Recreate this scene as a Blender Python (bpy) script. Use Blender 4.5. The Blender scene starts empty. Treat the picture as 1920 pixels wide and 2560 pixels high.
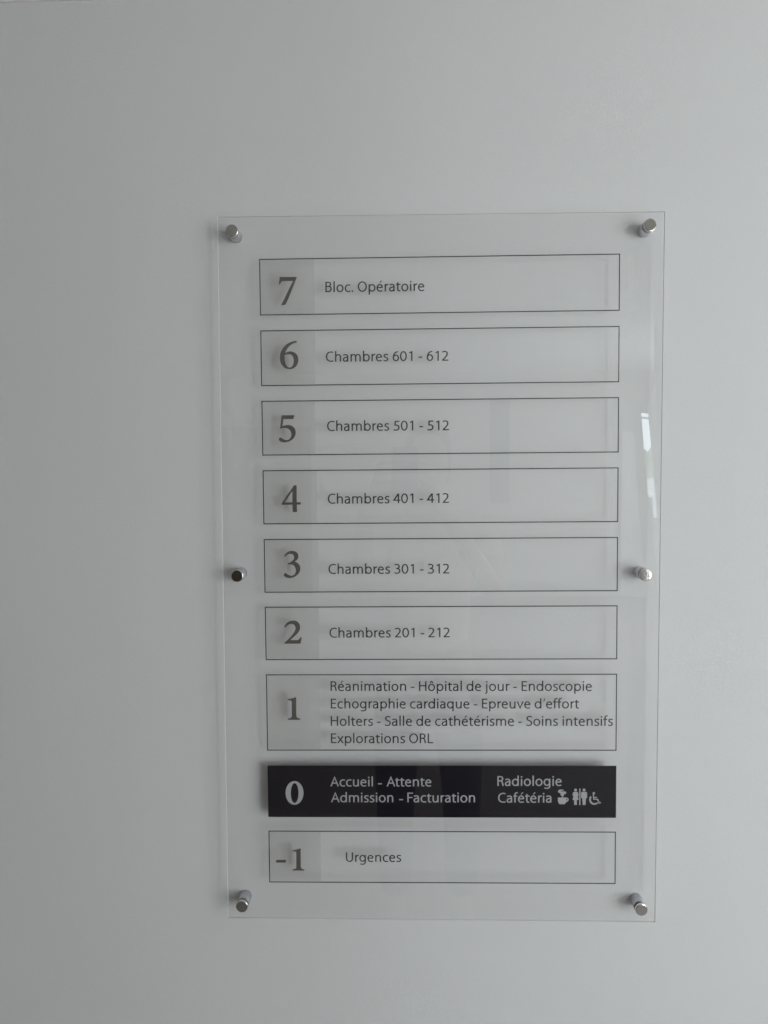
import bpy, bmesh, math, random
from mathutils import Vector, Matrix
from mathutils.geometry import delaunay_2d_cdt

random.seed(7)
scene = bpy.context.scene
COL = scene.collection

# ------------------------------------------------------------------ camera
H0 = 1.45                      # height of the middle of the sign above the floor
cam_data = bpy.data.cameras.new("camera")
cam = bpy.data.objects.new("camera", cam_data)
COL.objects.link(cam)
cam.matrix_world = Matrix(((0.999676, 0.003096, 0.025255, -0.04813),
                           (0.025048, 0.054659, -0.998191, -1.12113),
                           (-0.004471, 0.9985, 0.054564, 0.14877 + H0),
                           (0, 0, 0, 1)))
cam_data.sensor_fit = 'VERTICAL'
cam_data.sensor_height = 24.0
cam_data.lens = 2045.49 / 2560 * 24.0
cam_data.clip_start = 0.01
cam_data.clip_end = 200
scene.camera = cam

# ------------------------------------------------------------------ daylight outside
world = bpy.data.worlds.new("World")
scene.world = world
world.use_nodes = True
bg = world.node_tree.nodes["Background"]
bg.inputs["Color"].default_value = (0.80, 0.92, 1.0, 1)
bg.inputs["Strength"].default_value = 6.5

scene.view_settings.view_transform = 'Standard'
scene.view_settings.look = 'None'
scene.view_settings.exposure = 0.0
scene.view_settings.gamma = 1.0
scene.cycles.use_denoising = True
scene.cycles.max_bounces = 10
scene.cycles.transparent_max_bounces = 16
scene.cycles.caustics_reflective = True
scene.cycles.caustics_refractive = False
scene.cycles.sample_clamp_indirect = 4.0


def area_lamp(name, loc, rot, sx, sy, power, color):
    d = bpy.data.lights.new(name, 'AREA')
    d.shape = 'RECTANGLE'
    d.size, d.size_y = sx, sy
    d.energy = power
    d.color = color
    o = bpy.data.objects.new(name, d)
    o.location = loc
    o.rotation_euler = rot
    COL.objects.link(o)
    return o


# the daylight that comes in through the glazed screen behind the photographer, to the right
XR = 3.6
YS = -2.20                     # plane of the glazed screen, facing the sign
WIN = [(1.05, 3.40, 0.40, 2.25)]
WPOW = (54,)
for (xa, xb, za, zb), P in zip(WIN, WPOW):
    area_lamp("window_daylight", ((xa + xb) / 2, YS - .07, (za + zb) / 2), (math.radians(90), 0, 0),
                 xb - xa, zb - za, P, (0.925, 0.97, 0.997))
# added fill lamp in a made-up far window, lifting hall and reflections
FILLWIN = (-7.6, -5.2, .8, 2.4)
area_lamp("far_hall_fill", (XR + .10, (FILLWIN[0] + FILLWIN[1]) / 2, (FILLWIN[2] + FILLWIN[3]) / 2), (0, math.radians(90), 0),
             FILLWIN[3] - FILLWIN[2], FILLWIN[1] - FILLWIN[0], 88, (0.97, 0.985, 1.0))


# ------------------------------------------------------------------ helpers
def mat(name, color=(.5, .5, .5), rough=.5, metal=0.0, spec=.5, noise=0.0, nscale=20.0, bump=0.0, bscale=200.0):
    m = bpy.data.materials.new(name)
    m.use_nodes = True
    nt = m.node_tree
    b = nt.nodes["Principled BSDF"]
    b.inputs["Base Color"].default_value = (*color, 1)
    b.inputs["Roughness"].default_value = rough
    b.inputs["Metallic"].default_value = metal
    b.inputs["Specular IOR Level"].default_value = spec
    tc = nt.nodes.new("ShaderNodeTexCoord")
    if noise:
        n = nt.nodes.new("ShaderNodeTexNoise")
        n.inputs["Scale"].default_value = nscale
        n.inputs["Detail"].default_value = 6
        nt.links.new(tc.outputs["Object"], n.inputs["Vector"])
        mx = nt.nodes.new("ShaderNodeMix")
        mx.data_type = 'RGBA'
        mx.inputs[6].default_value = (*[c * (1 - noise) for c in color], 1)
        mx.inputs[7].default_value = (*[min(1, c * (1 + noise)) for c in color], 1)
        nt.links.new(n.outputs["Fac"], mx.inputs[0])
        nt.links.new(mx.outputs[2], b.inputs["Base Color"])
    if bump:
        n2 = nt.nodes.new("ShaderNodeTexNoise")
        n2.inputs["Scale"].default_value = bscale
        n2.inputs["Detail"].default_value = 3
        nt.links.new(tc.outputs["Object"], n2.inputs["Vector"])
        bp = nt.nodes.new("ShaderNodeBump")
        bp.inputs["Strength"].default_value = bump
        bp.inputs["Distance"].default_value = 0.001
        nt.links.new(n2.outputs["Fac"], bp.inputs["Height"])
        nt.links.new(bp.outputs["Normal"], b.inputs["Normal"])
    return m


def link_mesh(name, verts, faces, mats, parent=None, smooth=False, mat_ids=None):
    me = bpy.data.meshes.new(name)
    me.from_pydata(verts, [], faces)
    for mt in (mats if isinstance(mats, (list, tuple)) else [mats]):
        me.materials.append(mt)
    if mat_ids:
        for p, i in zip(me.polygons, mat_ids):
            p.material_index = i
    if smooth:
        for p in me.polygons:
            p.use_smooth = True
    me.update()
    o = bpy.data.objects.new(name, me)
    COL.objects.link(o)
    if parent:
        o.parent = parent
    return o


def box_vf(x0, x1, y0, y1, z0, z1, V, F):
    n = len(V)
    V += [(x, y, z) for z in (z0, z1) for (x, y) in ((x0, y0), (x1, y0), (x1, y1), (x0, y1))]
    F += [tuple(n + i for i in f) for f in ((3, 2, 1, 0), (4, 5, 6, 7), (0, 1, 5, 4), (1, 2, 6, 5), (2, 3, 7, 6), (3, 0, 4, 7))]


def boxes(name, L, m, parent=None, bevel=0.0):
    V, F = [], []
    for b in L:
        box_vf(*b, V, F)
    o = link_mesh(name, V, F, m, parent)
    if bevel:
        md = o.modifiers.new("bevel", 'BEVEL')
        md.width = bevel
        md.segments = 2
    return o


def lathe(name, prof, m, parent=None, n=48, axis_loc=(0, 0, 0), tilt=None):
    """profile of (radius, y) swept round the y axis"""
    V, F = [], []
    for r, y in prof:
        for k in range(n):
            a = 2 * math.pi * k / n
            V.append((r * math.cos(a), y, r * math.sin(a)))
    for i in range(len(prof) - 1):
        for k in range(n):
            k2 = (k + 1) % n
            F.append((i * n + k, (i + 1) * n + k, (i + 1) * n + k2, i * n + k2))
    F.append(tuple(range(n)))
    F.append(tuple(reversed(range((len(prof) - 1) * n, len(prof) * n))))
    o = link_mesh(name, V, F, m, parent)
    for p in o.data.polygons:
        p.use_smooth = len(p.vertices) == 4
    o.location = axis_loc
    if tilt:
        o.rotation_euler = (tilt[0], 0, tilt[1])
    return o


def empty(name, loc, label, cat, group=None):
    o = bpy.data.objects.new(name, None)
    o.location = loc
    o.empty_display_size = 0.05
    o["label"] = label
    o["category"] = cat
    if group:
        o["group"] = group
    COL.objects.link(o)
    return o


def structure(o):
    o["kind"] = "structure"
    return o


def prop(o, label, cat):
    o["label"] = label
    o["category"] = cat
    return o

RUNS=[
('floor_7', 'Bloc. Opératoire', -0.15478, 0.3864, -0.0205, 0.38681),
('floor_6', 'Chambres 601 - 612', -0.15491, 0.29278, 0.01176, 0.29296),
('floor_5', 'Chambres 501 - 512', -0.15405, 0.19873, 0.01256, 0.19894),
('floor_4', 'Chambres 401 - 412', -0.15388, 0.09907, 0.01255, 0.09972),
('floor_3', 'Chambres 301 - 312', -0.15368, 0.0019, 0.01303, 0.00236),
('floor_2', 'Chambres 201 - 212', -0.15307, -0.08704, 0.01368, -0.08641),
('floor_1', 'Réanimation - Hôpital de jour - Endoscopie', -0.15212, -0.16215, 0.20995, -0.16126),
('floor_1', "Echographie cardiaque - Epreuve d'effort", -0.15204, -0.18683, 0.19233, -0.18585),
('floor_1', 'Holters - Salle de cathétérisme - Soins intensifs', -0.15229, -0.21151, 0.23928, -0.21012),
('floor_1', 'Explorations ORL', -0.15215, -0.23603, -0.00934, -0.23561),
('floor_0', 'Accueil', -0.15355, -0.29783, -0.09376, -0.2975),
('floor_0', '_', -0.08669, -0.29746, -0.0812, -0.29743),
('floor_0', 'Attente', -0.07458, -0.2974, -0.01182, -0.29705),
('floor_0', 'Admission', -0.15277, -0.32048, -0.06531, -0.32001),
('floor_0', '_', -0.05717, -0.31996, -0.05168, -0.31993),
('floor_0', 'Facturation', -0.04562, -0.32001, 0.04891, -0.3195),
('floor_0', 'Radiologie', 0.08002, -0.29581, 0.16942, -0.29532),
('floor_0', 'Cafétéria', 0.08104, -0.31959, 0.15516, -0.31915),
('floor_-1', 'Urgences', -0.13249, -0.4062, -0.05448, -0.40558)]
NUMERALS={
'7':[[(-217.18,407.23),(-193.6,407.25),(-193.69,406.01),(-194.19,404.96),(-194.73,403.79),(-195.31,402.46),(-195.95,400.95),(-196.66,399.21),(-197.45,397.22),(-198.33,394.94),(-199.29,392.57),(-200.28,390.13),(-201.3,387.68),(-202.31,385.28),(-203.29,382.99),(-204.22,380.86),(-205.08,378.96),(-205.74,377.47),(-206.36,376.09),(-206.94,374.8),(-207.5,373.59),(-208.06,372.42),(-208.64,371.3),(-209.25,370.19),(-212.03,369.64),(-215.19,369.34),(-215.32,369.99),(-214.28,371.68),(-213.16,373.65),(-211.96,375.85),(-210.7,378.22),(-209.42,380.73),(-208.13,383.33),(-206.84,385.97),(-205.62,388.42),(-204.46,390.73),(-203.33,392.96),(-202.19,395.14),(-201.01,397.32),(-199.75,399.57),(-198.39,401.92),(-212.72,401.81),(-213.46,401.53),(-214.12,401.13),(-214.69,400.61),(-215.18,399.98),(-215.6,399.24),(-215.95,398.39),(-216.24,397.45),(-218.24,397.6),(-218.03,398.84),(-217.84,400.05),(-217.66,401.21),(-217.49,402.33),(-217.33,403.41),(-217.17,404.46),(-217.02,405.47)]],
'6':[[(-194.62,321.46),(-194.33,319.16),(-196.17,318.8),(-198.02,318.25),(-199.84,317.5),(-201.6,316.55),(-203.29,315.4),(-204.88,314.05),(-206.33,312.49),(-207.11,311.47),(-207.85,310.43),(-208.52,309.36),(-209.1,308.28),(-209.59,307.18),(-209.96,306.07),(-210.19,304.95),(-209.35,305.48),(-208.48,305.95),(-207.61,306.36),(-206.72,306.69),(-205.82,306.95),(-204.91,307.12),(-204.01,307.2),(-201.29,306.99),(-198.83,306.26),(-196.69,305.06),(-194.92,303.42),(-193.6,301.37),(-192.77,298.95),(-192.5,296.2),(-192.84,293),(-193.73,290.15),(-195.13,287.71),(-196.99,285.72),(-199.25,284.24),(-201.87,283.32),(-204.8,283.02),(-208.11,283.47),(-210.99,284.69),(-213.41,286.54),(-215.33,288.92),(-216.74,291.7),(-217.59,294.75),(-217.85,297.96),(-217.62,301.22),(-217.02,304.28),(-216.06,307.13),(-214.76,309.78),(-213.13,312.21),(-211.18,314.42),(-208.93,316.42),(-207.07,317.64),(-205.15,318.67),(-203.17,319.52),(-201.13,320.21),(-199.02,320.76),(-196.85,321.17),(-194.62,321.46)],[(-211.06,302.22),(-211.22,301.05),(-211.31,299.89),(-211.34,298.72),(-211.32,297.53),(-211.25,296.31),(-211.13,295.05),(-210.97,293.73),(-210.6,292.02),(-210.08,290.48),(-209.44,289.12),(-208.73,287.95),(-207.95,286.99),(-207.15,286.24),(-206.36,285.73),(-205.79,285.56),(-205.23,285.45),(-204.68,285.4),(-204.14,285.4),(-203.62,285.46),(-203.12,285.55),(-202.65,285.7),(-201.7,286.38),(-200.87,287.31),(-200.19,288.44),(-199.65,289.75),(-199.26,291.21),(-199.01,292.77),(-198.91,294.42),(-199,296.37),(-199.31,298.15),(-199.82,299.72),(-200.53,301.05),(-201.43,302.1),(-202.52,302.83),(-203.79,303.21),(-204.92,303.32),(-206.04,303.35),(-207.13,303.29),(-208.19,303.15),(-209.21,302.93),(-210.17,302.62),(-211.06,302.22)]],
'5':[[(-216.35,220.54),(-198.45,220.56),(-200.17,215.23),(-213.89,215.2),(-214.08,213.95),(-214.28,212.65),(-214.49,211.3),(-214.7,209.92),(-214.9,208.54),(-215.08,207.15),(-215.24,205.78),(-214.18,206.15),(-213.09,206.48),(-211.99,206.75),(-210.87,206.98),(-209.75,207.14),(-208.61,207.24),(-207.47,207.27),(-204.89,206.98),(-202.62,206.18),(-200.7,204.95),(-199.15,203.34),(-198.02,201.44),(-197.32,199.29),(-197.1,196.98),(-197.59,193.65),(-198.92,190.7),(-200.94,188.18),(-203.55,186.15),(-206.61,184.65),(-209.99,183.75),(-213.58,183.48),(-214.91,183.62),(-216.15,183.89),(-217.29,184.28),(-218.31,184.78),(-219.17,185.37),(-219.88,186.06),(-220.4,186.82),(-220.46,187.38),(-220.41,187.94),(-220.26,188.47),(-220.03,188.97),(-219.7,189.43),(-219.3,189.84),(-218.82,190.19),(-218.48,190.27),(-218.14,190.3),(-217.82,190.28),(-217.5,190.2),(-217.21,190.08),(-216.94,189.91),(-216.7,189.7),(-215.88,189.03),(-215,188.4),(-214.06,187.83),(-213.07,187.35),(-212.03,186.97),(-210.95,186.72),(-209.83,186.63),(-208.3,186.79),(-206.92,187.28),(-205.73,188.08),(-204.74,189.17),(-203.97,190.55),(-203.46,192.21),(-203.24,194.12),(-203.36,196.19),(-203.87,198.07),(-204.76,199.73),(-206.01,201.11),(-207.61,202.19),(-209.53,202.92),(-211.77,203.26),(-212.68,203.27),(-213.59,203.23),(-214.5,203.14),(-215.41,203),(-216.32,202.8),(-217.24,202.55),(-218.15,202.24),(-218.68,202.38),(-216.36,220.01)]],
'4':[[(-200.18,124.64),(-196.67,124.68),(-196.7,101.29),(-191.23,101.14),(-191.26,97.94),(-196.6,97.96),(-196.44,87.71),(-202.57,87.78),(-202.81,97.9),(-217.01,97.76),(-217.75,98.16),(-217.52,100.03)],[(-203.07,116.2),(-202.62,115.93),(-202.83,101.09),(-213.18,101.13)]],
'3':[[(-213.54,25.57),(-215.14,26.72),(-213.93,28.61),(-212.64,30.23),(-211.26,31.59),(-209.76,32.66),(-208.11,33.44),(-206.32,33.92),(-204.35,34.07),(-202.24,33.91),(-200.3,33.42),(-198.59,32.63),(-197.17,31.54),(-196.1,30.15),(-195.42,28.49),(-195.19,26.56),(-195.36,25.04),(-195.79,23.71),(-196.46,22.53),(-197.31,21.5),(-198.32,20.59),(-199.43,19.78),(-200.62,19.06),(-198.79,18.53),(-197.11,17.68),(-195.63,16.54),(-194.4,15.13),(-193.47,13.49),(-192.88,11.65),(-192.69,9.65),(-193.17,6.37),(-194.44,3.45),(-196.39,0.95),(-198.88,-1.08),(-201.77,-2.59),(-204.93,-3.52),(-208.24,-3.81),(-209.69,-3.68),(-211.06,-3.39),(-212.31,-2.98),(-213.42,-2.46),(-214.37,-1.86),(-215.14,-1.21),(-215.71,-0.52),(-215.79,0.15),(-215.73,0.78),(-215.54,1.36),(-215.23,1.89),(-214.83,2.34),(-214.34,2.72),(-213.79,3.02),(-213.46,3.08),(-213.16,3.09),(-212.88,3.05),(-212.63,2.95),(-212.38,2.82),(-212.15,2.64),(-211.92,2.43),(-211.09,1.76),(-210.21,1.16),(-209.27,0.63),(-208.3,0.19),(-207.3,-0.15),(-206.28,-0.38),(-205.25,-0.48),(-203.73,-0.32),(-202.39,0.14),(-201.25,0.91),(-200.33,1.96),(-199.64,3.29),(-199.19,4.87),(-199.01,6.71),(-199.15,8.79),(-199.64,10.64),(-200.47,12.23),(-201.61,13.52),(-203.04,14.48),(-204.74,15.07),(-206.69,15.26),(-207.15,15.25),(-207.61,15.21),(-208.06,15.16),(-208.5,15.09),(-208.94,15.01),(-209.36,14.92),(-209.78,14.83),(-210.1,16.66),(-209.07,16.99),(-208.03,17.41),(-206.99,17.91),(-205.99,18.46),(-205.04,19.07),(-204.18,19.72),(-203.42,20.4),(-202.78,21.09),(-202.26,21.78),(-201.84,22.47),(-201.53,23.16),(-201.33,23.85),(-201.23,24.54),(-201.23,25.23),(-201.36,26.33),(-201.67,27.33),(-202.17,28.2),(-202.88,28.92),(-203.81,29.46),(-204.98,29.8),(-206.4,29.93),(-207.58,29.77),(-208.71,29.42),(-209.79,28.9),(-210.82,28.23),(-211.79,27.44),(-212.69,26.55),(-213.54,25.57)]],
'2':[[(-214.37,-73.31),(-215.7,-71.69),(-214.62,-69.55),(-213.29,-67.69),(-211.72,-66.12),(-209.92,-64.86),(-207.9,-63.93),(-205.67,-63.36),(-203.23,-63.16),(-200.85,-63.39),(-198.79,-64.03),(-197.06,-65.05),(-195.69,-66.41),(-194.68,-68.07),(-194.07,-69.97),(-193.86,-72.08),(-193.95,-73.84),(-194.26,-75.44),(-194.76,-76.9),(-195.46,-78.27),(-196.34,-79.57),(-197.38,-80.83),(-198.59,-82.1),(-200,-83.48),(-201.42,-84.81),(-202.82,-86.1),(-204.19,-87.34),(-205.5,-88.51),(-206.72,-89.62),(-207.83,-90.64),(-197.87,-90.55),(-196.92,-90.36),(-196.13,-89.98),(-195.46,-89.43),(-194.88,-88.74),(-194.34,-87.95),(-193.81,-87.08),(-193.25,-86.16),(-191.59,-86.84),(-191.86,-87.98),(-192.16,-89.18),(-192.45,-90.43),(-192.75,-91.71),(-193.02,-93),(-193.27,-94.27),(-193.48,-95.51),(-216.18,-95.67),(-216.22,-94.31),(-214.6,-93.02),(-212.82,-91.51),(-210.95,-89.82),(-209.05,-87.99),(-207.21,-86.06),(-205.49,-84.09),(-203.97,-82.1),(-203.08,-80.86),(-202.28,-79.66),(-201.6,-78.49),(-201.04,-77.33),(-200.62,-76.15),(-200.35,-74.96),(-200.25,-73.71),(-200.41,-72.19),(-200.84,-70.87),(-201.5,-69.78),(-202.38,-68.91),(-203.43,-68.28),(-204.64,-67.89),(-205.97,-67.76),(-207.42,-67.9),(-208.78,-68.32),(-210.05,-68.96),(-211.25,-69.82),(-212.36,-70.85),(-213.4,-72.02),(-214.37,-73.31)]],
'1':[[(-200.31,-170.72),(-200.44,-196.57),(-200.37,-197.65),(-200.13,-198.56),(-199.74,-199.3),(-199.22,-199.89),(-198.6,-200.32),(-197.89,-200.63),(-197.11,-200.8),(-194.95,-201.34),(-195.1,-203.26),(-212.24,-203.32),(-212.13,-201.32),(-210.37,-200.98),(-209.4,-200.81),(-208.6,-200.53),(-207.94,-200.15),(-207.43,-199.65),(-207.05,-199.03),(-206.8,-198.28),(-206.68,-197.41),(-206.74,-177.98),(-206.83,-177.34),(-207.05,-176.83),(-207.39,-176.42),(-207.84,-176.12),(-208.4,-175.9),(-209.06,-175.75),(-209.82,-175.67),(-212.39,-175.59),(-212.52,-174.44),(-211.43,-173.68),(-209.8,-173.39),(-208.18,-173.04),(-206.57,-172.65),(-204.97,-172.21),(-203.39,-171.74),(-201.84,-171.24),(-200.31,-170.72)]],
'0':[[(-191.33,-307.38),(-191.81,-311.8),(-193.12,-315.93),(-195.17,-319.48),(-197.83,-322.21),(-200.91,-323.94),(-204.21,-324.54),(-207.49,-323.98),(-210.54,-322.29),(-213.14,-319.59),(-215.13,-316.06),(-216.35,-311.94),(-216.74,-307.52),(-216.25,-303.1),(-214.94,-298.98),(-212.88,-295.43),(-210.22,-292.71),(-207.14,-290.99),(-203.85,-290.39),(-200.57,-290.95),(-197.53,-292.64),(-194.93,-295.33),(-192.95,-298.86),(-191.72,-302.96)],[(-198.43,-307.59),(-198.65,-311.28),(-199.24,-314.72),(-200.14,-317.68),(-201.3,-319.95),(-202.64,-321.39),(-204.07,-321.88),(-205.49,-321.4),(-206.8,-319.98),(-207.91,-317.72),(-208.76,-314.77),(-209.27,-311.34),(-209.42,-307.65),(-209.19,-303.96),(-208.6,-300.52),(-207.7,-297.56),(-206.54,-295.29),(-205.2,-293.87),(-203.77,-293.37),(-202.36,-293.85),(-201.05,-295.27),(-199.93,-297.52),(-199.09,-300.47),(-198.58,-303.9)]],
'-1':[[(-196.2,-387.02),(-196.26,-413.37),(-196.18,-414.28),(-195.95,-415.06),(-195.58,-415.72),(-195.1,-416.26),(-194.52,-416.68),(-193.86,-416.99),(-193.15,-417.19),(-191.28,-417.52),(-191.47,-419.34),(-208.04,-419.47),(-207.92,-417.55),(-205.97,-417.29),(-205.09,-417.1),(-204.36,-416.83),(-203.77,-416.48),(-203.3,-416.02),(-202.96,-415.46),(-202.74,-414.77),(-202.62,-413.94),(-202.48,-393.69),(-202.54,-393.15),(-202.69,-392.71),(-202.92,-392.36),(-203.22,-392.1),(-203.59,-391.92),(-204.02,-391.81),(-204.51,-391.75),(-207.92,-391.64),(-208.32,-390.77),(-207.56,-389.96),(-205.82,-389.67),(-204.12,-389.32),(-202.46,-388.93),(-200.84,-388.5),(-199.26,-388.04),(-197.71,-387.54),(-196.2,-387.02)]],
'minus':[[(-231.12,-404.21),(-217,-403.99),(-217.73,-407.95),(-231.51,-408.13)]],
}
ICONS={
'cup':[[(164.14,-311.96),(174.85,-311.83),(175.92,-311.88),(176.85,-312.06),(177.63,-312.35),(178.25,-312.75),(178.72,-313.25),(179.02,-313.86),(179.15,-314.55),(179.03,-315.4),(178.75,-316.17),(178.34,-316.85),(177.79,-317.44),(177.14,-317.9),(176.39,-318.23),(175.57,-318.41),(173.75,-321.38),(166.39,-321.42),(166.11,-320.88),(165.76,-320.34),(165.36,-319.77),(164.96,-319.16),(164.61,-318.46),(164.33,-317.65),(164.18,-316.7)],[(175.86,-313.47),(176.15,-313.4),(176.44,-313.41),(176.7,-313.51),(176.94,-313.68),(177.14,-313.92),(177.27,-314.21),(177.34,-314.56),(177.32,-314.98),(177.24,-315.36),(177.11,-315.69),(176.93,-315.98),(176.71,-316.22),(176.45,-316.41),(176.16,-316.56)]],
'steam':[[(172.27,-301.96),(171.37,-301.99),(170.53,-302.07),(169.78,-302.2),(169.1,-302.37),(168.5,-302.59),(168,-302.84),(167.59,-303.12),(173.78,-303.25),(174.31,-303.35),(174.75,-303.52),(175.1,-303.74),(175.37,-304.01),(175.55,-304.34),(175.65,-304.71),(175.67,-305.13),(175.58,-305.67),(175.36,-306.11),(175.02,-306.46),(174.55,-306.72),(173.97,-306.92),(173.28,-307.04),(172.47,-307.1),(172.55,-308.24),(172.54,-308.72),(172.33,-309.16),(171.98,-309.57),(171.59,-309.97),(171.21,-310.37),(170.94,-310.78),(170.83,-311.23),(169.42,-311.24),(169.46,-310.81),(169.51,-310.46),(169.54,-310.16),(169.52,-309.89),(169.44,-309.64),(169.27,-309.39),(168.97,-309.11),(168.41,-308.86),(168,-308.53),(167.73,-308.13),(167.6,-307.69),(167.6,-307.22),(167.72,-306.72),(167.95,-306.2),(167.11,-305.69),(166.36,-305.56),(165.71,-305.32),(165.17,-304.98),(164.75,-304.56),(164.46,-304.08),(164.32,-303.54),(164.35,-302.96),(164.59,-302.29),(164.94,-301.73),(165.4,-301.29),(165.97,-300.95),(166.66,-300.7),(167.47,-300.54),(168.41,-300.47),(170.75,-300.6),(171.26,-300.7),(171.65,-300.85),(171.94,-301.03),(172.13,-301.24),(172.24,-301.47),(172.28,-301.71),(172.27,-301.96)]],
'head':[[(190.57,-301.1),(190.51,-301.63),(190.31,-302.13),(190,-302.56),(189.59,-302.89),(189.1,-303.1),(188.59,-303.17),(188.07,-303.1),(187.58,-302.9),(187.16,-302.58),(186.84,-302.15),(186.64,-301.66),(186.56,-301.12),(186.63,-300.59),(186.82,-300.09),(187.14,-299.67),(187.55,-299.34),(188.03,-299.13),(188.55,-299.06),(189.07,-299.12),(189.56,-299.33),(189.97,-299.65),(190.3,-300.07),(190.5,-300.57)]],
'woman':[[(185.98,-303.8),(191.16,-303.77),(192.01,-304.69),(192.88,-308.63),(191.61,-309.6),(192.93,-315.15),(190.42,-315.34),(190.48,-322.31),(189.15,-322.32),(188.71,-321.87),(188.24,-322.32),(186.8,-322.33),(186.75,-315.36),(184.41,-315.2),(185.87,-309.63),(184.35,-308.68),(185.16,-304.73)]],
'bar':[[(193.73,-299.03),(195.3,-299.02),(195.4,-322.42),(193.93,-322.43)]],
'head2':[[(202.4,-301.04),(202.33,-301.59),(202.13,-302.1),(201.8,-302.54),(201.38,-302.88),(200.88,-303.1),(200.34,-303.17),(199.81,-303.1),(199.31,-302.89),(198.87,-302.56),(198.54,-302.12),(198.33,-301.61),(198.26,-301.06),(198.32,-300.51),(198.52,-299.99),(198.85,-299.55),(199.27,-299.21),(199.77,-299),(200.31,-298.92),(200.84,-298.99),(201.34,-299.2),(201.78,-299.54),(202.11,-299.97),(202.32,-300.49)]],
'man':[[(197.34,-303.74),(203.52,-303.7),(204.53,-304.79),(204.6,-312.51),(203,-312.52),(202.52,-322.37),(201.01,-322.38),(200.57,-321.63),(200.08,-322.39),(198.68,-322.4),(197.92,-312.55),(196.35,-312.56),(196.28,-304.84)]],
'chairhead':[[(215.61,-305.59),(215.56,-306.05),(215.39,-306.48),(215.11,-306.85),(214.76,-307.14),(214.34,-307.32),(213.89,-307.38),(213.44,-307.32),(213.02,-307.15),(212.66,-306.87),(212.38,-306.5),(212.2,-306.07),(212.14,-305.61),(212.19,-305.15),(212.36,-304.72),(212.64,-304.34),(212.99,-304.06),(213.41,-303.88),(213.86,-303.82),(214.31,-303.87),(214.73,-304.05),(215.09,-304.33),(215.37,-304.7),(215.55,-305.13)]],
'chairbody':[[(212.41,-305.78),(213.85,-306.45),(214.12,-310.74),(218.23,-310.72),(218.24,-311.98),(214.24,-312.11),(214.25,-313.24),(219.26,-313.28),(220.03,-313.96),(221.81,-318.48),(223.54,-317.89),(223.96,-319.43),(221.33,-320.41),(218.44,-314.83),(213.09,-314.76)]],
'wheel':[[(209.04,-309.57),(210.89,-311.1),(210.37,-312.34),(210.07,-313.55),(209.99,-314.71),(210.12,-315.81),(210.47,-316.84),(211.03,-317.79),(211.79,-318.64),(212.71,-319.19),(213.71,-319.51),(214.76,-319.63),(215.81,-319.55),(216.84,-319.28),(217.79,-318.85),(218.64,-318.26),(219.99,-319.62),(219,-320.49),(217.9,-321.16),(216.71,-321.63),(215.48,-321.9),(214.24,-321.95),(213,-321.78),(211.82,-321.39),(210.5,-320.61),(209.43,-319.6),(208.6,-318.42),(208.02,-317.12),(207.68,-315.75),(207.58,-314.36),(207.73,-313.01),(207.82,-312.43),(207.94,-311.87),(208.1,-311.35),(208.3,-310.85),(208.52,-310.39),(208.77,-309.96),(209.04,-309.57)]],
}
TINT={'7': -0.1698, '6': -0.1701, '5': -0.1706, '4': -0.1693, '3': -0.1679, '2': -0.1674, '1': -0.1668, '-1': -0.1679}

# ------------------------------------------------------------------ materials
M_wall = mat("white_wall_paint", (.77, .775, .765), .62, spec=.3, noise=.012, nscale=3, bump=.35, bscale=900)
M_band = mat("upper_wall_paint", (.90, .90, .885), .6, spec=.3, bump=.2, bscale=700)
M_hall = mat("hall_wall_paint", (.50, .48, .455), .7, spec=.2, noise=.03, nscale=2)
M_left = mat("far_wall_paint", (.42, .40, .38), .7, spec=.2, noise=.04, nscale=2)
M_floor = mat("floor_vinyl", (.25, .225, .215), .45, noise=.10, nscale=6)
M_ceil = mat("ceiling_paint", (.76, .755, .74), .8, spec=.1)
M_frame = mat("window_frame_paint", (.75, .75, .74), .4)
M_ground = mat("pale_paving", (.70, .68, .63), .9, spec=.1, noise=.15, nscale=3)
M_hedge = mat("hedge_leaves", (.34, .38, .27), .9, spec=.1, noise=.5, nscale=14)  # leaf colour lightened to stand in for sunlight
M_render = mat("garden_wall_render", (.85, .83, .78), .9, spec=.1)

M_line = mat("dark_grey_print", (.032, .031, .029), .55, spec=.3)
M_text = mat("grey_lettering_print", (.040, .038, .036), .55, spec=.3)
M_num = mat("warm_grey_numeral_print", (.130, .120, .106), .55, spec=.3)
M_black = mat("black_vinyl", (.007, .005, .009), .6, spec=.2)
M_white = mat("silver_grey_print", (.50, .505, .52), .55, spec=.3)

M_barrel = mat("satin_aluminium", (.60, .61, .65), .42, metal=.75, bump=.05, bscale=1500)
M_cap = mat("polished_steel", (.80, .79, .76), .035, metal=1.0, noise=.02, nscale=400, bump=.015, bscale=300)
M_rubber = mat("black_washer", (.02, .02, .02), .5)


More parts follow.
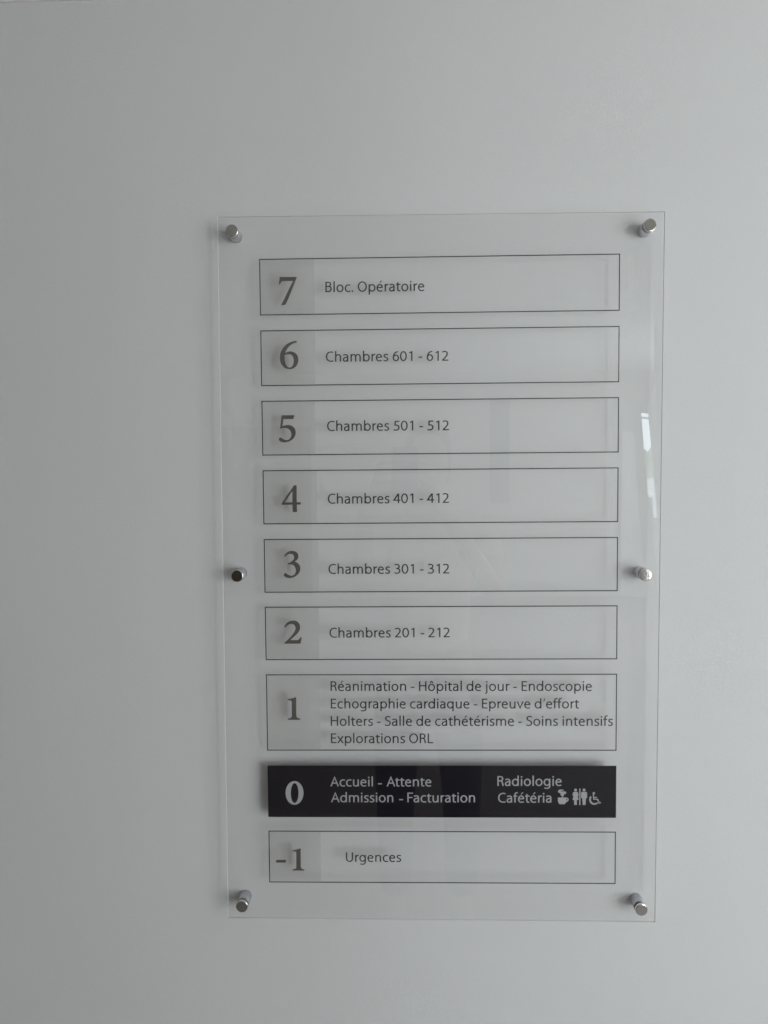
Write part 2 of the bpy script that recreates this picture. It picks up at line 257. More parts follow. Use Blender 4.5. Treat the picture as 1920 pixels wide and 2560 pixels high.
def acrylic():
    m = bpy.data.materials.new("clear_acrylic")
    m.use_nodes = True
    nt = m.node_tree
    nt.nodes.clear()
    out = nt.nodes.new("ShaderNodeOutputMaterial")
    tr = nt.nodes.new("ShaderNodeBsdfTransparent")
    tr.inputs[0].default_value = (1, 1, 1, 1)
    gl = nt.nodes.new("ShaderNodeBsdfGlossy")
    gl.inputs["Roughness"].default_value = 0.004
    gl.inputs["Color"].default_value = (1, 1, 1, 1)
    fr = nt.nodes.new("ShaderNodeFresnel")
    ge = nt.nodes.new("ShaderNodeNewGeometry")
    mr = nt.nodes.new("ShaderNodeMapRange")     # same Fresnel curve from either side of a face
    mr.inputs[3].default_value = 1.49
    mr.inputs[4].default_value = 1 / 1.49
    nt.links.new(ge.outputs["Backfacing"], mr.inputs[0])
    nt.links.new(mr.outputs[0], fr.inputs["IOR"])
    mx = nt.nodes.new("ShaderNodeMixShader")
    nt.links.new(fr.outputs[0], mx.inputs[0])
    nt.links.new(tr.outputs[0], mx.inputs[1])
    nt.links.new(gl.outputs[0], mx.inputs[2])
    nt.links.new(mx.outputs[0], out.inputs[0])
    return m


def see_through(name, col, diff, fac):
    """thin translucent ink: part of the light passes through, part is scattered"""
    m = bpy.data.materials.new(name)
    m.use_nodes = True
    nt = m.node_tree
    nt.nodes.clear()
    out = nt.nodes.new("ShaderNodeOutputMaterial")
    tr = nt.nodes.new("ShaderNodeBsdfTransparent")
    tr.inputs[0].default_value = (*col, 1)
    df = nt.nodes.new("ShaderNodeBsdfDiffuse")
    df.inputs[0].default_value = (*diff, 1)
    mx = nt.nodes.new("ShaderNodeMixShader")
    mx.inputs[0].default_value = fac
    nt.links.new(tr.outputs[0], mx.inputs[1])
    nt.links.new(df.outputs[0], mx.inputs[2])
    nt.links.new(mx.outputs[0], out.inputs[0])
    return m


M_acrylic = acrylic()
M_edge = see_through("sawn_acrylic_edge", (.72, .73, .73), (.84, .85, .85), .95)
M_tint = see_through("pale_grey_translucent_ink", (.965, .96, .955), (.36, .35, .335), .10)
M_pane = see_through("window_glass", (.96, .97, .97), (.8, .8, .8), 0.0)

# ------------------------------------------------------------------ the wall that carries the sign and the hall around it
YW = 0.02374
XL, YB, ZC = -3.2, -9.0, 2.75
ZB = 0.789 + H0
T = .2
structure(boxes("wall", [(XL - T, XR + T, YW, YW + T, 0, ZC)], M_wall))
# upper band of the wall, standing slightly proud; its corner just enters the picture at top left
ZL, ZR = H0 + .7688, H0 + .8045
V = [(XL, YW - .003, ZL), (XL, YW - .003, ZC), (XL, YW + .001, ZC), (XL, YW + .001, ZL),
     (1.9, YW - .003, ZR), (1.9, YW - .003, ZC), (1.9, YW + .001, ZC), (1.9, YW + .001, ZR)]
F = [(0, 1, 2, 3), (4, 7, 6, 5), (0, 4, 5, 1), (3, 2, 6, 7), (0, 3, 7, 4), (1, 5, 6, 2)]
structure(link_mesh("upper_wall_band", V, F, M_band))
structure(boxes("floor", [(XL - T, XR + T, YB - T, YW + T, -.2, 0)], M_floor))
structure(boxes("ceiling", [(XL - T, XR + T, YB - T, YW + T, ZC, ZC + T)], M_ceil))
structure(boxes("wall_left", [(XL - T, XL, YB, YW, 0, ZC)], M_left))
ya, yb, za, zb = FILLWIN
structure(boxes("wall_right", [(XR, XR + T, yb, YW, 0, ZC), (XR, XR + T, YB, ya, 0, ZC),
                               (XR, XR + T, ya, yb, 0, za), (XR, XR + T, ya, yb, zb, ZC)], M_hall))
wn = empty("window", (XR + .04, (ya + yb) / 2, za), "added window for fill light in the right wall of the hall, off the picture", "window")
hy, hz = (yb - ya) / 2, zb - za
boxes("window_frame", [(-.03, .03, -hy, -hy + .06, 0, hz), (-.03, .03, hy - .06, hy, 0, hz), (-.03, .03, -.03, .03, .06, hz - .06),
                       (-.03, .03, -hy + .06, hy - .06, 0, .06), (-.03, .03, -hy + .06, hy - .06, hz - .06, hz)], M_frame, wn)
# screen wall behind and to the right of the photographer, with a wide glazed opening
w, x0 = [], 1.00
for xa, xb, za, zb in sorted(WIN):
    w.append((x0, xa, YS - .05, YS + .05, 0, ZC))
    w.append((xa, xb, YS - .05, YS + .05, 0, za))
    w.append((xa, xb, YS - .05, YS + .05, zb, ZC))
    x0 = xb
w.append((x0, XR, YS - .05, YS + .05, 0, ZC))
structure(boxes("screen_wall", w, M_hall))
# back wall, darker on the left, with a tall narrow window on the right
SX0, SX1, SZ0, SZ1 = 2.93, 3.03, 0.99, 2.26
structure(boxes("wall_back", [(XL, SX0, YB - .05, YB, 0, ZC), (SX1, XR, YB - .05, YB, 0, ZC),
                              (SX0, SX1, YB - .05, YB, 0, SZ0), (SX0, SX1, YB - .05, YB, SZ1, ZC)], M_hall))
prop(boxes("panel_door", [(-2.6, -1.2, YB + .005, YB + .05, .0, 2.1)], mat("dark_brown_door", (.06, .04, .03), .4)),
     "dark brown door in the far wall behind the photographer, seen only in reflections", "door")

prop(boxes("wall_signboard", [(1.00, 1.24, YB + .004, YB + .02, 1.15, 2.42)], mat("dark_signboard_print", (.05, .05, .055), .5), bevel=.003),  # plain dark panel for another sign opposite, added for its faint reflection
     "tall dark banner on the far wall, mirrored faintly in rows 5 and 4", "signboard")
M_pale = mat("pale_gloss_paint", (.84, .84, .85), .35)
dr = empty("glazed_door", (2.85, YB + .03, 0), "pale painted glazed door at the far end of the hall, mirrored faintly beside the right edge", "door")
boxes("door_post", [(-.25, -.06, -.02, .03, 0, 2.02)], M_pale, dr, bevel=.004)
boxes("door_panel", [(.08, .40, -.02, .02, 0, .97)], M_pale, dr, bevel=.004)
for i, (xa, xb, za, zb) in enumerate(WIN):
    wn = empty("window", ((xa + xb) / 2, YS, za),
               "wide pale framed window of the screen wall behind the photographer", "window")
    hx, hz = (xb - xa) / 2, zb - za
    fw = .03
    boxes("window_frame", [(-hx, -hx + fw, -.03, .03, 0, hz), (hx - fw, hx, -.03, .03, 0, hz),
                           (-hx + fw, hx - fw, -.03, .03, 0, fw), (-hx + fw, hx - fw, -.03, .03, hz - fw, hz)], M_frame, wn)
sw = empty("narrow_window", ((SX0 + SX1) / 2, YB - .025, SZ0), "tall narrow window with sky and greenery, reflected at the right edge of the sign", "window")
boxes("window_pane", [(-.05, .05, -.003, .003, 0, SZ1 - SZ0 - .07)], M_pane, sw)
boxes("window_frame", [(-.05, .05, -.02, .02, SZ1 - SZ0 - .07, SZ1 - SZ0 - .045)], M_frame, sw)

# outside, seen through the narrow window
structure(boxes("ground", [(-30, 40, -60, YB - T - .01, -.5, -.25)], M_ground))
prop(boxes("garden_wall", [(-5, 25, -16.2, -16, -.25, 1.37)], M_render), "low pale rendered wall outside the narrow window", "wall")
V, F = [], []
for i in range(60):
    x = -6 + i * .45
    h = 1.9 + .08 * math.sin(i * 1.7) + random.uniform(0, .16)
    cx, cy = x + random.uniform(-.1, .1), -19 + random.uniform(-.3, .3)
    n0 = len(V)
    for lv, (rr, zz) in enumerate(((.5, -.25), (.62, .6), (.55, h * .7), (.2, h))):
        for k in range(7):
            a = k / 7 * 6.283 + lv * .4
            q = rr * random.uniform(.8, 1.2)
            V.append((cx + q * math.cos(a), cy + q * math.sin(a), zz + random.uniform(-.05, .05)))
    for lv in range(3):
        for k in range(7):
            F.append((n0 + lv * 7 + k, n0 + lv * 7 + (k + 1) % 7, n0 + lv * 7 + 7 + (k + 1) % 7, n0 + lv * 7 + 7 + k))
    F.append(tuple(n0 + 21 + k for k in range(7)))
hd = link_mesh("hedge", V, F, M_hedge)
prop(hd, "green hedge behind the low garden wall, sunlight put into its pale colour", "hedge")

M_carw = mat("white_car_paint", (.82, .82, .82), .25)
M_glassd = mat("dark_car_glass", (.03, .035, .04), .08)
M_tyre = mat("tyre_rubber", (.02, .02, .02), .8)


def extrude_profile(name, P, y0, y1, m, parent, bevel=.0):
    n = len(P)
    V = [(x, y0, z) for x, z in P] + [(x, y1, z) for x, z in P]
    F = [tuple(range(n)), tuple(reversed(range(n, 2 * n)))] + [(i, n + i, n + (i + 1) % n, (i + 1) % n) for i in range(n)]
    o = link_mesh(name, V, F, m, parent)
    if bevel:
        md = o.modifiers.new("bevel", 'BEVEL')
        md.width = bevel
        md.segments = 3
    return o


car = empty("parked_car", (3.75, -13.4, -.25), "white parked car outside in front of the pale wall, glimpsed in the narrow window's reflection", "car")
extrude_profile("body", [(-2.1, .3), (-2.12, .7), (-1.9, .9), (-.9, .98), (-.35, 1.40), (1.0, 1.46), (1.75, 1.05), (2.1, .95), (2.12, .32)], -.85, .85, M_carw, car, .05)
extrude_profile("side_window", [(-.72, 1.0), (-.28, 1.33), (.28, 1.37), (.28, 1.0)], .852, .862, M_glassd, car)
extrude_profile("side_window", [(.36, 1.0), (.36, 1.37), (.95, 1.38), (1.45, 1.08), (1.40, 1.0)], .852, .862, M_glassd, car)
for wx in (-1.35, 1.35):
    for wy in (-.80, .80):
        w_ = lathe("wheel", [(.20, -.10), (.31, -.09), (.33, 0), (.31, .09), (.20, .10)], M_tyre, car, n=28, axis_loc=(wx, wy * 1.02, .32))

# ------------------------------------------------------------------ the directory sign
sign = empty("directory_sign", (0, 0, H0), "clear acrylic hospital directory on six metal standoffs, listing floors 7 to -1", "sign")
PW, PH = 0.600, 0.9752
TF, TB = -0.0015, 0.0015        # front and back of the acrylic


def warp(x, z):
    """the sheet is not perfectly flat along its right edge"""
    g = 0.0 if x < .25 else ((x - .25) ** 2 / .04 if x < .27 else .01 + x - .27)
    return .046 * (z - .12) * g * math.exp(-((z - .1) / .5) ** 2)


NX, NZ = 47, 80
V, F, MI = [], [], []
xs = [-PW / 2 + .54 * i / 27 for i in range(28)] + [.24 + .003 * i for i in range(1, 21)]
zs = [-PH / 2 + PH * j / NZ for j in range(NZ + 1)]
for y in (TF, TB):
    n0 = len(V)
    V += [(x, y + warp(x, z), z) for z in zs for x in xs]
    for j in range(NZ):
        for i in range(NX):
            q = (n0 + j * (NX + 1) + i, n0 + j * (NX + 1) + i + 1, n0 + (j + 1) * (NX + 1) + i + 1, n0 + (j + 1) * (NX + 1) + i)
            F.append(q if y == TF else tuple(reversed(q)))
            MI.append(0)


def side(P):
    n0 = len(V)
    for (x, z) in P:
        V.append((x, TF + warp(x, z), z))
        V.append((x, TB + warp(x, z), z))
    for k in range(len(P) - 1):
        F.append((n0 + 2 * k, n0 + 2 * k + 1, n0 + 2 * k + 3, n0 + 2 * k + 2))
        MI.append(1)


side([(x, -PH / 2) for x in xs])
side([(PW / 2, z) for z in zs])
side([(x, PH / 2) for x in reversed(xs)])
side([(-PW / 2, z) for z in reversed(zs)])
plate = link_mesh("acrylic_panel", V, F, [M_acrylic, M_edge], sign, smooth=False, mat_ids=MI)
for p_, m_ in zip(plate.data.polygons, MI):
    p_.use_smooth = (m_ == 0)

# --- standoffs
SR = 0.0086
stands = {}
RX, RZ = .27934, .46788
spots = {"top_left": (-RX - .00026, RZ - .0002, (.010, .012)), "top_right": (RX - .0002, RZ + .0010, (.03, .05)),
         "mid_left": (-RX, .0002, (-.020, .045)), "mid_right": (RX, .0008, (.01, .030)),
         "bot_left": (-RX + .0003, -RZ - .0002, (.012, -.01)), "bot_right": (RX + .0002, -RZ + .0002, (.01, .04))}
words = {"top_left": "standoff at the top left corner", "top_right": "standoff at the top right corner, its cap catching the window",
         "mid_left": "left middle standoff, its cap reflecting the dark hall", "mid_right": "right middle standoff with the brightest cap",
         "bot_left": "standoff at the bottom left corner", "bot_right": "standoff at the bottom right corner"}
first = None
for key, (x, z, tilt) in spots.items():
    if first is None:
        b = lathe("standoff", [(SR - .0004, TB), (SR - .0001, TB + .0004), (SR - .0001, YW)], M_barrel, sign, axis_loc=(x, 0, z))
        c = lathe("cap", [(SR - .0011, -.0046), (SR - .0006, -.00445), (SR - .0002, -.0041), (SR, -.0036), (SR, -.0006), (SR - .0003, 0)],
                  M_cap, b, axis_loc=(0, TF - .0007, 0))
        wsh = lathe("washer", [(SR - .0007, TF - .0008), (SR - .0002, TF - .0006), (SR - .0002, TF)], M_rubber, b)
        first = (b, c, wsh)
    else:
        b = first[0].copy()
        COL.objects.link(b)
        b.location = (x, 0, z)
        c = first[1].copy()
        COL.objects.link(c)
        c.parent = b
        wsh = first[2].copy()
        COL.objects.link(wsh)
        wsh.parent = b
    c.rotation_euler = (tilt[0], 0, tilt[1])
    b["label"] = words[key]

# ------------------------------------------------------------------ lettering: strokes of a humanist sans, one unit = 1/1000 em
# each glyph: advance, list of strokes; a stroke is a path string (M L C E=ellipse arc cx cy rx ry a0 a1) in centre-line coordinates
G = {
    ' ': (212, []),
    'o': (549, ["E 274 242 192 217 0 360"]),
    'e': (501, ["M 78 266 L 420 266", "E 250 242 170 217 6 270 C 330 25 385 35 432 56"]),
    'c': (448, ["M 405 437 C 365 453 325 459 285 459 C 165 459 84 370 84 238 C 84 105 165 25 285 25 C 330 25 375 36 410 54"]),
    'a': (482, ["M 366 0 L 366 310 C 366 415 310 459 225 459 C 165 459 115 442 75 415",
                "M 366 290 C 200 290 84 255 84 132 C 84 65 130 25 195 25 C 275 25 340 75 366 150"]),
    'b': (569, ["M 117 0 L 117 710", "E 302 242 186 217 0 360"]),
    'd': (564, ["M 448 0 L 448 710", "E 262 242 186 217 0 360"]),
    'p': (569, ["M 117 484 L 117 -198", "E 302 242 186 217 0 360"]),
    'q': (563, ["M 446 484 L 446 -198", "E 261 242 186 217 0 360"]),
    'g': (559, ["M 442 484 L 442 10 C 442 -120 370 -172 255 -172 C 195 -172 135 -158 95 -132", "E 260 248 182 211 0 360"]),
    'h': (555, ["M 117 0 L 117 710", "M 117 290 C 130 400 205 459 290 459 C 395 459 437 395 437 290 L 437 0"]),
    'n': (555, ["M 117 0 L 117 484", "M 117 290 C 130 400 205 459 290 459 C 395 459 437 395 437 290 L 437 0"]),
    'm': (834, ["M 117 0 L 117 484", "M 117 290 C 130 400 190 459 265 459 C 370 459 417 395 417 290 L 417 0",
                "M 417 290 C 430 400 490 459 567 459 C 670 459 716 395 716 290 L 716 0"]),
    'u': (551, ["M 433 0 L 433 484", "M 115 484 L 115 190 C 115 80 165 25 260 25 C 345 25 420 85 433 190"]),
    'r': (327, ["M 117 0 L 117 484", "M 117 270 C 125 380 190 452 270 455 L 322 450"]),
    'i': (234, ["M 117 0 L 117 484", "D 117 622 56"]),
    'j': (243, ["M 125 484 L 125 -50 C 125 -135 85 -168 12 -172", "D 125 622 56"]),
    'l': (236, ["M 117 0 L 117 710"]),
    's': (396, ["M 345 420 C 310 445 270 459 225 459 C 150 459 97 420 97 360 C 97 300 140 278 205 252 C 272 226 318 195 318 130 C 318 60 265 25 190 25 C 135 25 85 40 48 64"]),
    't': (331, ["M 138 585 L 138 140 C 138 60 170 25 228 25 C 258 25 280 29 305 36", "M 22 450 L 312 450"]),
    'f': (292, ["M 125 0 L 125 520 C 125 640 175 688 245 688 L 312 680", "M 18 450 L 272 450"]),
    'v': (481, ["M 52 484 L 240 30 L 429 484"]),
    'x': (463, ["M 52 484 L 411 0", "M 411 484 L 52 0"]),
    'E': (492, ["M 120 0 L 120 674", "M 120 638 L 440 638", "M 120 355 L 420 355", "M 120 36 L 455 36"]),
    'F': (487, ["M 120 0 L 120 674", "M 120 638 L 455 638", "M 120 335 L 430 335"]),
    'L': (472, ["M 120 0 L 120 674", "M 120 36 L 455 36"]),
    'H': (652, ["M 120 0 L 120 674", "M 532 0 L 532 674", "M 120 360 L 532 360"]),
    'A': (612, ["M 52 0 L 306 640 L 560 0", "M 150 232 L 462 232"]),
    'B': (542, ["M 120 0 L 120 674", "M 120 638 L 260 638 C 360 638 420 600 420 515 C 420 425 350 385 260 385 L 120 385",
                "M 250 385 C 385 383 452 325 452 215 C 452 90 360 36 230 36 L 120 36"]),
    'C': (580, ["M 538 602 C 490 632 440 645 390 645 C 200 645 84 520 84 333 C 84 150 195 29 382 29 C 440 29 500 40 545 64"]),
    'O': (689, ["E 344 337 262 308 0 360"]),
    'R': (538, ["M 120 0 L 120 674", "M 120 638 L 245 638 C 355 638 425 595 425 495 C 425 400 350 345 250 345 L 120 345",
                "M 280 345 C 365 335 392 285 410 215 C 430 120 445 50 468 0"]),
    'S': (493, ["M 425 602 C 385 628 335 645 280 645 C 185 645 110 595 110 510 C 110 430 160 395 260 355 C 365 315 410 270 410 185 C 410 85 335 28 230 28 C 165 28 100 45 52 78"]),
    'U': (647, ["M 119 674 L 119 270 C 119 110 190 29 322 29 C 455 29 528 110 528 270 L 528 674"]),
    '.': (207, ["D 108 45 58"]),
    '-': (307, ["M 30 248 L 277 248"]),
    '_': (307, ["M 30 175 L 277 175"]),
    "'": (207, ["W 145 690 90 470"]),
    '0': (513, ["E 256 325 186 299 0 360"]),
    '1': (513, ["M 300 0 L 300 650", "M 300 620 L 135 530"]),
    '2': (513, ["M 65 560 C 115 605 165 622 218 622 C 322 622 387 560 387 470 C 387 350 290 240 80 36", "M 48 36 L 465 36"]),
    '3': (513, ["M 78 590 C 120 612 165 622 215 622 C 320 622 375 565 375 490 C 375 400 300 350 175 348", "M 175 348 C 330 348 415 290 415 190 C 415 85 330 27 215 27 C 150 27 95 42 52 68"]),
    '4': (513, ["M 362 0 L 362 650", "M 340 625 L 60 205 L 495 205"]),
    '5': (513, ["M 445 612 L 175 612 L 145 350", "M 142 348 C 170 358 200 362 235 362 C 340 362 415 300 415 200 C 415 95 330 27 215 27 C 150 27 95 40 55 62"]),
    '6': (513, ["M 420 622 C 240 620 102 500 98 215", "E 266 215 168 188 0 360"]),
}
G['é'] = (501, G['e'][1] + ["W 245 560 355 705"])
G['ô'] = (549, G['o'][1] + ["M 160 555 L 274 660 L 388 555"])
PEN_V, PEN_H = 47, 39           # half widths of upright and level strokes


def stroke_points(s):
    tk = s.split()
    pts, cur, cmd, i, closed = [], None, None, 0, False
    while i < len(tk):
        if tk[i].isalpha():
            cmd = tk[i]
            i += 1
        if cmd in 'ML':
            cur = (float(tk[i]), float(tk[i + 1]))
            i += 2
            pts.append(cur)
        elif cmd == 'C':
            v = [float(q) for q in tk[i:i + 6]]
            i += 6
            for k in range(1, 8):
                t = k / 7
                a, b, c, d = (1 - t) ** 3, 3 * (1 - t) ** 2 * t, 3 * (1 - t) * t * t, t ** 3
                pts.append((a * cur[0] + b * v[0] + c * v[2] + d * v[4], a * cur[1] + b * v[1] + c * v[3] + d * v[5]))
            cur = (v[4], v[5])
        elif cmd == 'E':
            cx, cy, rx, ry, a0, a1 = [float(q) for q in tk[i:i + 6]]
            i += 6
            n = max(6, int(abs(a1 - a0) / 15))
            closed = abs(a1 - a0) >= 360
            for k in range(n if closed else n + 1):
                a = math.radians(a0 + (a1 - a0) * k / n)
                pts.append((cx + rx * math.cos(a), cy + ry * math.sin(a)))
            cur = pts[-1]
    return pts, closed


def stroke_polys(s):
    """quads that cover one pen stroke"""
    k = s.split()
    if k[0] == 'D':
        cx, cy, r = map(float, k[1:])
        return [[(cx + r * math.cos(a * math.pi / 7), cy + r * math.sin(a * math.pi / 7)) for a in range(14)]]
    if k[0] == 'W':                      # wedge: accent or apostrophe, thin at the first point
        x0, y0, x1, y1 = map(float, k[1:])
        if y0 > y1:
            return [[(x0 - 45, y0), (x0 + 45, y0), (x1 + 22, y1), (x1 - 22, y1)]]
        return [[(x0 - 28, y0), (x0 + 30, y0), (x1 + 58, y1), (x1 - 48, y1)]]
    P, closed = stroke_points(s)
    n = len(P)
    L, Rr = [], []
    for i in range(n):
        a = P[i - 1] if (i > 0 or closed) else P[i]
        b = P[(i + 1) % n] if (i < n - 1 or closed) else P[i]

        def nrm(p, q):
            dx, dy = q[0] - p[0], q[1] - p[1]
            l = math.hypot(dx, dy) or 1
            return (-dy / l, dx / l)
        n1 = nrm(a, P[i]) if a != P[i] else nrm(P[i], b)
        n2 = nrm(P[i], b) if b != P[i] else n1
        mx, my = n1[0] + n2[0], n1[1] + n2[1]
        l = math.hypot(mx, my) or 1
        mx, my = mx / l, my / l
        cs = max(.45, mx * n1[0] + my * n1[1])
        ox, oy = mx * PEN_V / cs, my * PEN_H / cs
        L.append((P[i][0] + ox, P[i][1] + oy))
        Rr.append((P[i][0] - ox, P[i][1] - oy))
    Q = []
    for i in range(n if closed else n - 1):
        j = (i + 1) % n
        Q.append([Rr[i], Rr[j], L[j], L[i]])
    return Q


def poly_area(p):
    return sum(p[i - 1][0] * p[i][1] - p[i][0] * p[i - 1][1] for i in range(len(p))) / 2


def union_tris(polys):
    """one flat sheet without overlaps from overlapping polygons"""
    V, F = [], []
    for p in polys:
        a = poly_area(p)
        if abs(a) < 1e-6:
            continue
        if a < 0:
            p = p[::-1]
        F.append(list(range(len(V), len(V) + len(p))))
        V += [Vector(q) for q in p]
    v, e, f, _, _, src = delaunay_2d_cdt(V, [], F, 0, 0.02)
    return v, [tuple(t) for t, s in zip(f, src) if s]


GLYPH = {}


def glyph(ch):
    if ch not in GLYPH:
        polys = []
        for s in G[ch][1]:
            polys += stroke_polys(s)
        GLYPH[ch] = union_tris(polys) if polys else ([], [])
    return GLYPH[ch]


def lettering(text, x0, z0, x1, z1, m, parent, y, label=None):
    V, F, x = [], [], 0.0
    for k, ch in enumerate(text):
        v, f = glyph(ch)
        n = len(V)
        V += [(q.x + x, q.y) for q in v]
        F += [tuple(n + i for i in t) for t in f]
        x += G[ch][0]
        if text[k:k + 2] in ("Fa", "At"):
            x -= 30
    a, b = min(q[0] for q in V), max(q[0] for q in V)
    s = (x1 - x0) / (b - a)
    sv = s if len(text) > 1 else .0000213
    sl = (z1 - z0) / (x1 - x0)
    W = [(x0 + (q[0] - a) * s, y, z0 + (q[0] - a) * s * sl + q[1] * sv) for q in V]
    o = link_mesh("lettering", W, F, m, parent)
    if label:
        o["label"] = label
    return o


def inside(ring, x, y):
    c = False
    for i in range(len(ring)):
        (xa, ya), (xb, yb) = ring[i - 1], ring[i]
        if (ya > y) != (yb > y) and x < (xb - xa) * (y - ya) / (yb - ya) + xa:
            c = not c
    return c


def outline(name, loops, m, parent, y):
    """filled shape, later loops are holes"""
    V, F, E = [], [], []
    for L in loops:
        L = [Vector((p[0] / 1000, p[1] / 1000)) for p in L]
        c = [L[0]]
        for q in L[1:]:
            if (q - c[-1]).length > 3e-5:
                c.append(q)
        if (c[0] - c[-1]).length < 3e-5:
            c.pop()
        n = len(V)
        V += c
        E += [(n + i, n + (i + 1) % len(c)) for i in range(len(c))]
    v, e, f, _, _, _ = delaunay_2d_cdt([q * 1000 for q in V], E, [], 1, 1e-4)
    f = [t for t in f if sum(inside(ring, sum(v[i].x for i in t) / len(t), sum(v[i].y for i in t) / len(t)) for ring in loops) % 2]
    o = link_mesh(name, [(q.x / 1000, y, q.y / 1000) for q in v], [tuple(t) for t in f], m, parent)
    return o


# ------------------------------------------------------------------ the printed rows (on the back of the sheet)
YN = TB + .00008               # ink seen first
YK = TB + .0003                # ink behind it
ROT = .00386
X0, X1 = -.24288, .24360
ROWS = {7: (.43276, .35687), 6: (.33672, .26133), 5: (.24131, .1665), 4: (.14628, .07172), 3: (.05131, -.02329),
        2: (-.04291, -.11787), 1: (-.13801, -.24611), 0: (-.26747, -.34142), -1: (-.36098, -.43593)}
LW = .0014


def rp(x, z):
    return (x - ROT * z, z + ROT * x)


def frame(z1, z0, parent, label):
    V, F = [], []
    for d in (0, LW):
        for (x, z) in ((X0 + d, z0 + d), (X1 - d, z0 + d), (X1 - d, z1 - d), (X0 + d, z1 - d)):
            q = rp(x, z)
            V.append((q[0], YN, q[1]))
    for i in range(4):
        j = (i + 1) % 4
        F.append((i, j, 4 + j, 4 + i))
    o = link_mesh("floor_row", V, F, M_line, parent)
    o["label"] = label
    return o


read = {7: "row for floor 7 reading Bloc. Opératoire", 6: "row for floor 6 reading Chambres 601 - 612", 5: "row for floor 5 reading Chambres 501 - 512",
        4: "row for floor 4 reading Chambres 401 - 412", 3: "row for floor 3 reading Chambres 301 - 312", 2: "row for floor 2 reading Chambres 201 - 212",
        1: "tall row for floor 1 with four lines of departments", 0: "solid black row for floor 0 with pale lettering and pictograms",
        -1: "bottom row for floor -1 reading Urgences"}
NKEY = {7: ['7'], 6: ['6'], 5: ['5'], 4: ['4'], 3: ['3'], 2: ['2'], 1: ['1'], 0: ['0'], -1: ['minus', '-1']}
for k, (zt, zb) in ROWS.items():
    if k == 0:
        P = [rp(X0, zb), rp(X1, zb), rp(X1, zt), rp(X0, zt)]
        row = link_mesh("floor_row", [(q[0], YK, q[1]) for q in P], [(0, 1, 2, 3)], M_black, sign)
        row["label"] = read[0]
    else:
        row = frame(zt, zb, sign, read[k])
        tx = TINT[str(k)]
        d = LW + .0004
        P = [rp(X0 + d, zb + d), (tx, rp(tx, zb + d)[1]), (tx, rp(tx, zt - d)[1]), rp(X0 + d, zt - d)]
        link_mesh("tinted_square", [(q[0], YK, q[1]) for q in P], [(0, 1, 2, 3)], M_tint, row)
    for nk in NKEY[k]:
        o = outline("floor_number" if nk != 'minus' else "minus_sign", NUMERALS[nk], M_white if k == 0 else M_num, row, YN)
    for (g, text, x0, z0, x1, z1) in RUNS:
        if g == "floor_%d" % k:
            lettering(text, x0, z0, x1, z1, M_white if k == 0 else M_text, row, YN)
    if k == 0:
        def group_icon(name, keys, label):
            parts = [outline(name, ICONS[q], M_white, row, YN) for q in keys]
            base = parts[0]
            bm = bmesh.new()
            for p_ in parts:
                bm.from_mesh(p_.data)
            bm.to_mesh(base.data)
            bm.free()
            for p_ in parts[1:]:
                bpy.data.objects.remove(p_)
            base["label"] = label
        group_icon("cup_pictogram", ["cup", "steam"], "pictogram of a steaming cup")
        group_icon("woman_pictogram", ["head", "woman"], "pictogram of a woman in a dress")
        group_icon("divider_bar", ["bar"], "upright bar between the woman and man pictograms")
        group_icon("man_pictogram", ["head2", "man"], "pictogram of a standing man")
        group_icon("wheelchair_pictogram", ["chairhead", "chairbody", "wheel"], "pictogram of a wheelchair user")


# ------------------------------------------------------------------ the person taking the photograph, seen only as a faint reflection
def skinned(name, pts, edges, radii, m, parent, sub=2, root=0):
    me = bpy.data.meshes.new(name)
    me.from_pydata(pts, edges, [])
    o = bpy.data.objects.new(name, me)
    COL.objects.link(o)
    if parent:
        o.parent = parent
    md = o.modifiers.new("skin", 'SKIN')
    md.use_smooth_shade = True
    for i, r in enumerate(radii):
        s = me.skin_vertices[0].data[i]
        s.radius = r if isinstance(r, tuple) else (r, r)
        s.use_root = (i == root)
    sb = o.modifiers.new("subdivision", 'SUBSURF')
    sb.levels = sb.render_levels = sub
    me.materials.append(m)
    return o


M_skin = mat("skin", (.50, .32, .25), .5)
M_shirt = mat("pale_shirt_cloth", (.74, .52, .48), .8, noise=.06, nscale=30)
M_jeans = mat("blue_denim", (.025, .035, .075), .85, noise=.15, nscale=80)
M_hair = mat("dark_hair", (.03, .022, .018), .5)
M_shoe = mat("dark_shoe", (.03, .03, .03), .5)
M_phone = mat("black_phone_body", (.02, .02, .022), .15)

PX, PY = .03, -1.62
per = empty("person", (PX, PY, 0), "person in jeans and pale shirt holding up a phone, faintly reflected in the sign", "person")
pts, edg, rad = [], [], []


def node(p, r, par=None):
    pts.append((p[0] - PX, p[1] - PY, p[2]))
    rad.append(r)
    if par is not None:
        edg.append((par, len(pts) - 1))
    return len(pts) - 1


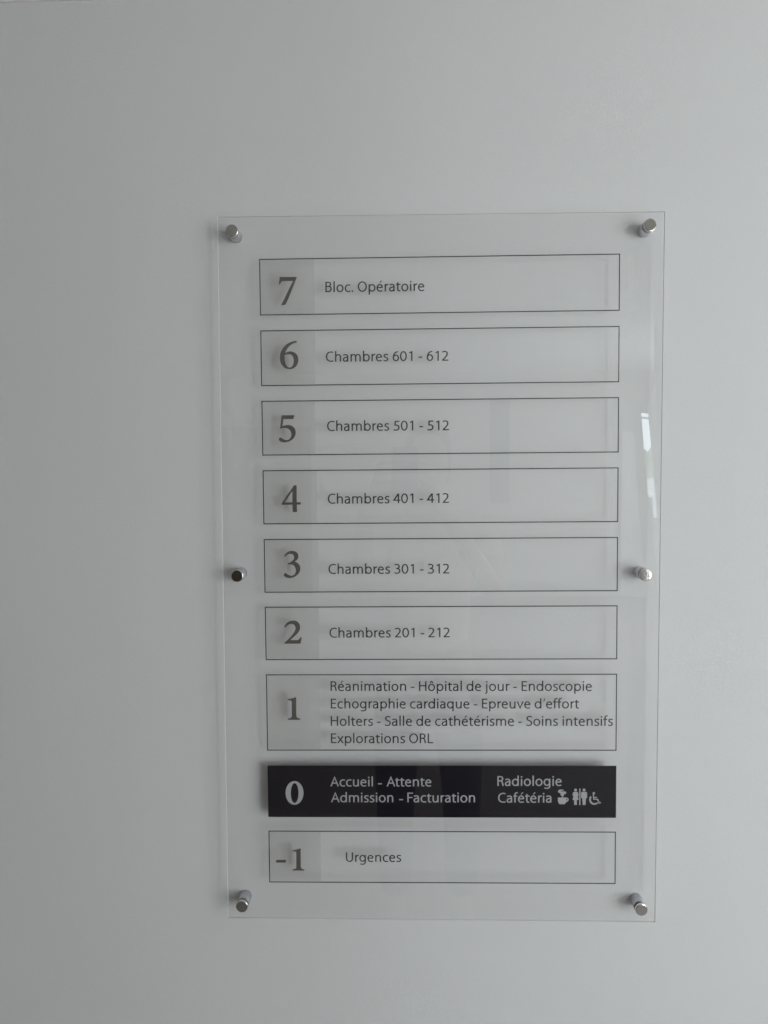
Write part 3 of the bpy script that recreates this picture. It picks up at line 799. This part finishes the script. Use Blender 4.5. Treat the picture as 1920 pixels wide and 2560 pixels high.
pel = node((.03, -1.62, .93), (.15, .10))
wst = node((.03, -1.61, 1.08), (.125, .09), pel)
che = node((.03, -1.61, 1.28), (.145, .105), wst)
sh = node((.03, -1.60, 1.40), (.09, .07), che)
nk = node((.03, -1.59, 1.48), .052, sh)
hd0 = node((.03, -1.57, 1.57), (.068, .078), nk)
hd1 = node((.03, -1.57, 1.65), (.074, .092), hd0)
node((.03, -1.58, 1.72), (.05, .06), hd1)
for s in (-1, 1):
    h = node((.03 + s * .10, -1.62, .86), .092, pel)
    k = node((.03 + s * .11, -1.60, .49), .058, h)
    a = node((.03 + s * .11, -1.63, .10), .038, k)
    f = node((.03 + s * .12, -1.50, .04), .035, a)
    u = node((.03 + s * .175, -1.60, 1.39), .055, sh)
    e = node((.03 + s * .215, -1.46, 1.19), .040, u)
    wr = node((-.048 + s * .115, -1.24, 1.47), .026, e)
    pm = node((-.048 + s * .075, -1.185, 1.53), (.030, .018), wr)
    th = node((-.048 + s * .045, -1.165, 1.53), .010, pm)
    node((-.048 + s * .030, -1.145, 1.565), .008, th)
    for q, (dz, ln) in enumerate(((.010, .85), (.030, 1.0), (.048, .95), (.064, .75))):
        f1 = node((-.048 + s * (.072 - q * .001), -1.160 + q * .001, 1.545 + dz), .0092, pm)
        f2 = node((-.048 + s * .056, -1.140, 1.553 + dz), .0085, f1)
        node((-.048 + s * (.056 - .022 * ln), -1.136, 1.556 + dz), .0075, f2)
skinned("body", pts, edg, rad, M_skin, per)


def limb(name, P, Rr, m, parent):
    return skinned(name, [(p[0] - PX, p[1] - PY, p[2]) for p in P], [(i, i + 1) for i in range(len(P) - 1)], Rr, m, parent)


J = [(.03, -1.62, .98), (.03, -1.62, .90)]
Je, Jr = [(0, 1)], [(.152, .112), (.165, .115)]
for s in (-1, 1):
    n = len(J)
    J += [(.03 + s * .105, -1.62, .80), (.03 + s * .112, -1.60, .49), (.03 + s * .115, -1.625, .12)]
    Je += [(1, n), (n, n + 1), (n + 1, n + 2)]
    Jr += [.098, .070, .058]
skinned("jeans", [(p[0] - PX, p[1] - PY, p[2]) for p in J], Je, Jr, M_jeans, per)
S_ = [(.03, -1.61, .94), (.03, -1.61, 1.10), (.03, -1.61, 1.28), (.03, -1.60, 1.405)]
Se, Sr = [(0, 1), (1, 2), (2, 3)], [(.165, .12), (.145, .108), (.162, .12), (.10, .082)]
for s in (-1, 1):
    n = len(S_)
    S_ += [(.03 + s * .175, -1.60, 1.385), (.03 + s * .20, -1.52, 1.27)]
    Se += [(3, n), (n, n + 1)]
    Sr += [.066, .058]
skinned("shirt", [(p[0] - PX, p[1] - PY, p[2]) for p in S_], Se, Sr, M_shirt, per)
limb("hair", [(.03, -1.60, 1.50), (.03, -1.605, 1.60), (.03, -1.59, 1.70), (.03, -1.56, 1.745)], [(.07, .04), (.088, .075), (.082, .085), (.055, .05)], M_hair, per)
for s in (-1, 1):
    limb("shoe", [(.03 + s * .115, -1.66, .045), (.03 + s * .12, -1.56, .045), (.03 + s * .125, -1.44, .035)], [(.042, .04), (.046, .045), (.04, .03)], M_shoe, per)
ph = boxes("phone", [(-.036, .036, -.004, .004, -.07, .07)], M_phone, None, bevel=.003)
ph.location = (-.048, -1.129, 1.585)
prop(ph, "black phone held upright in front of the person, faintly reflected", "phone")
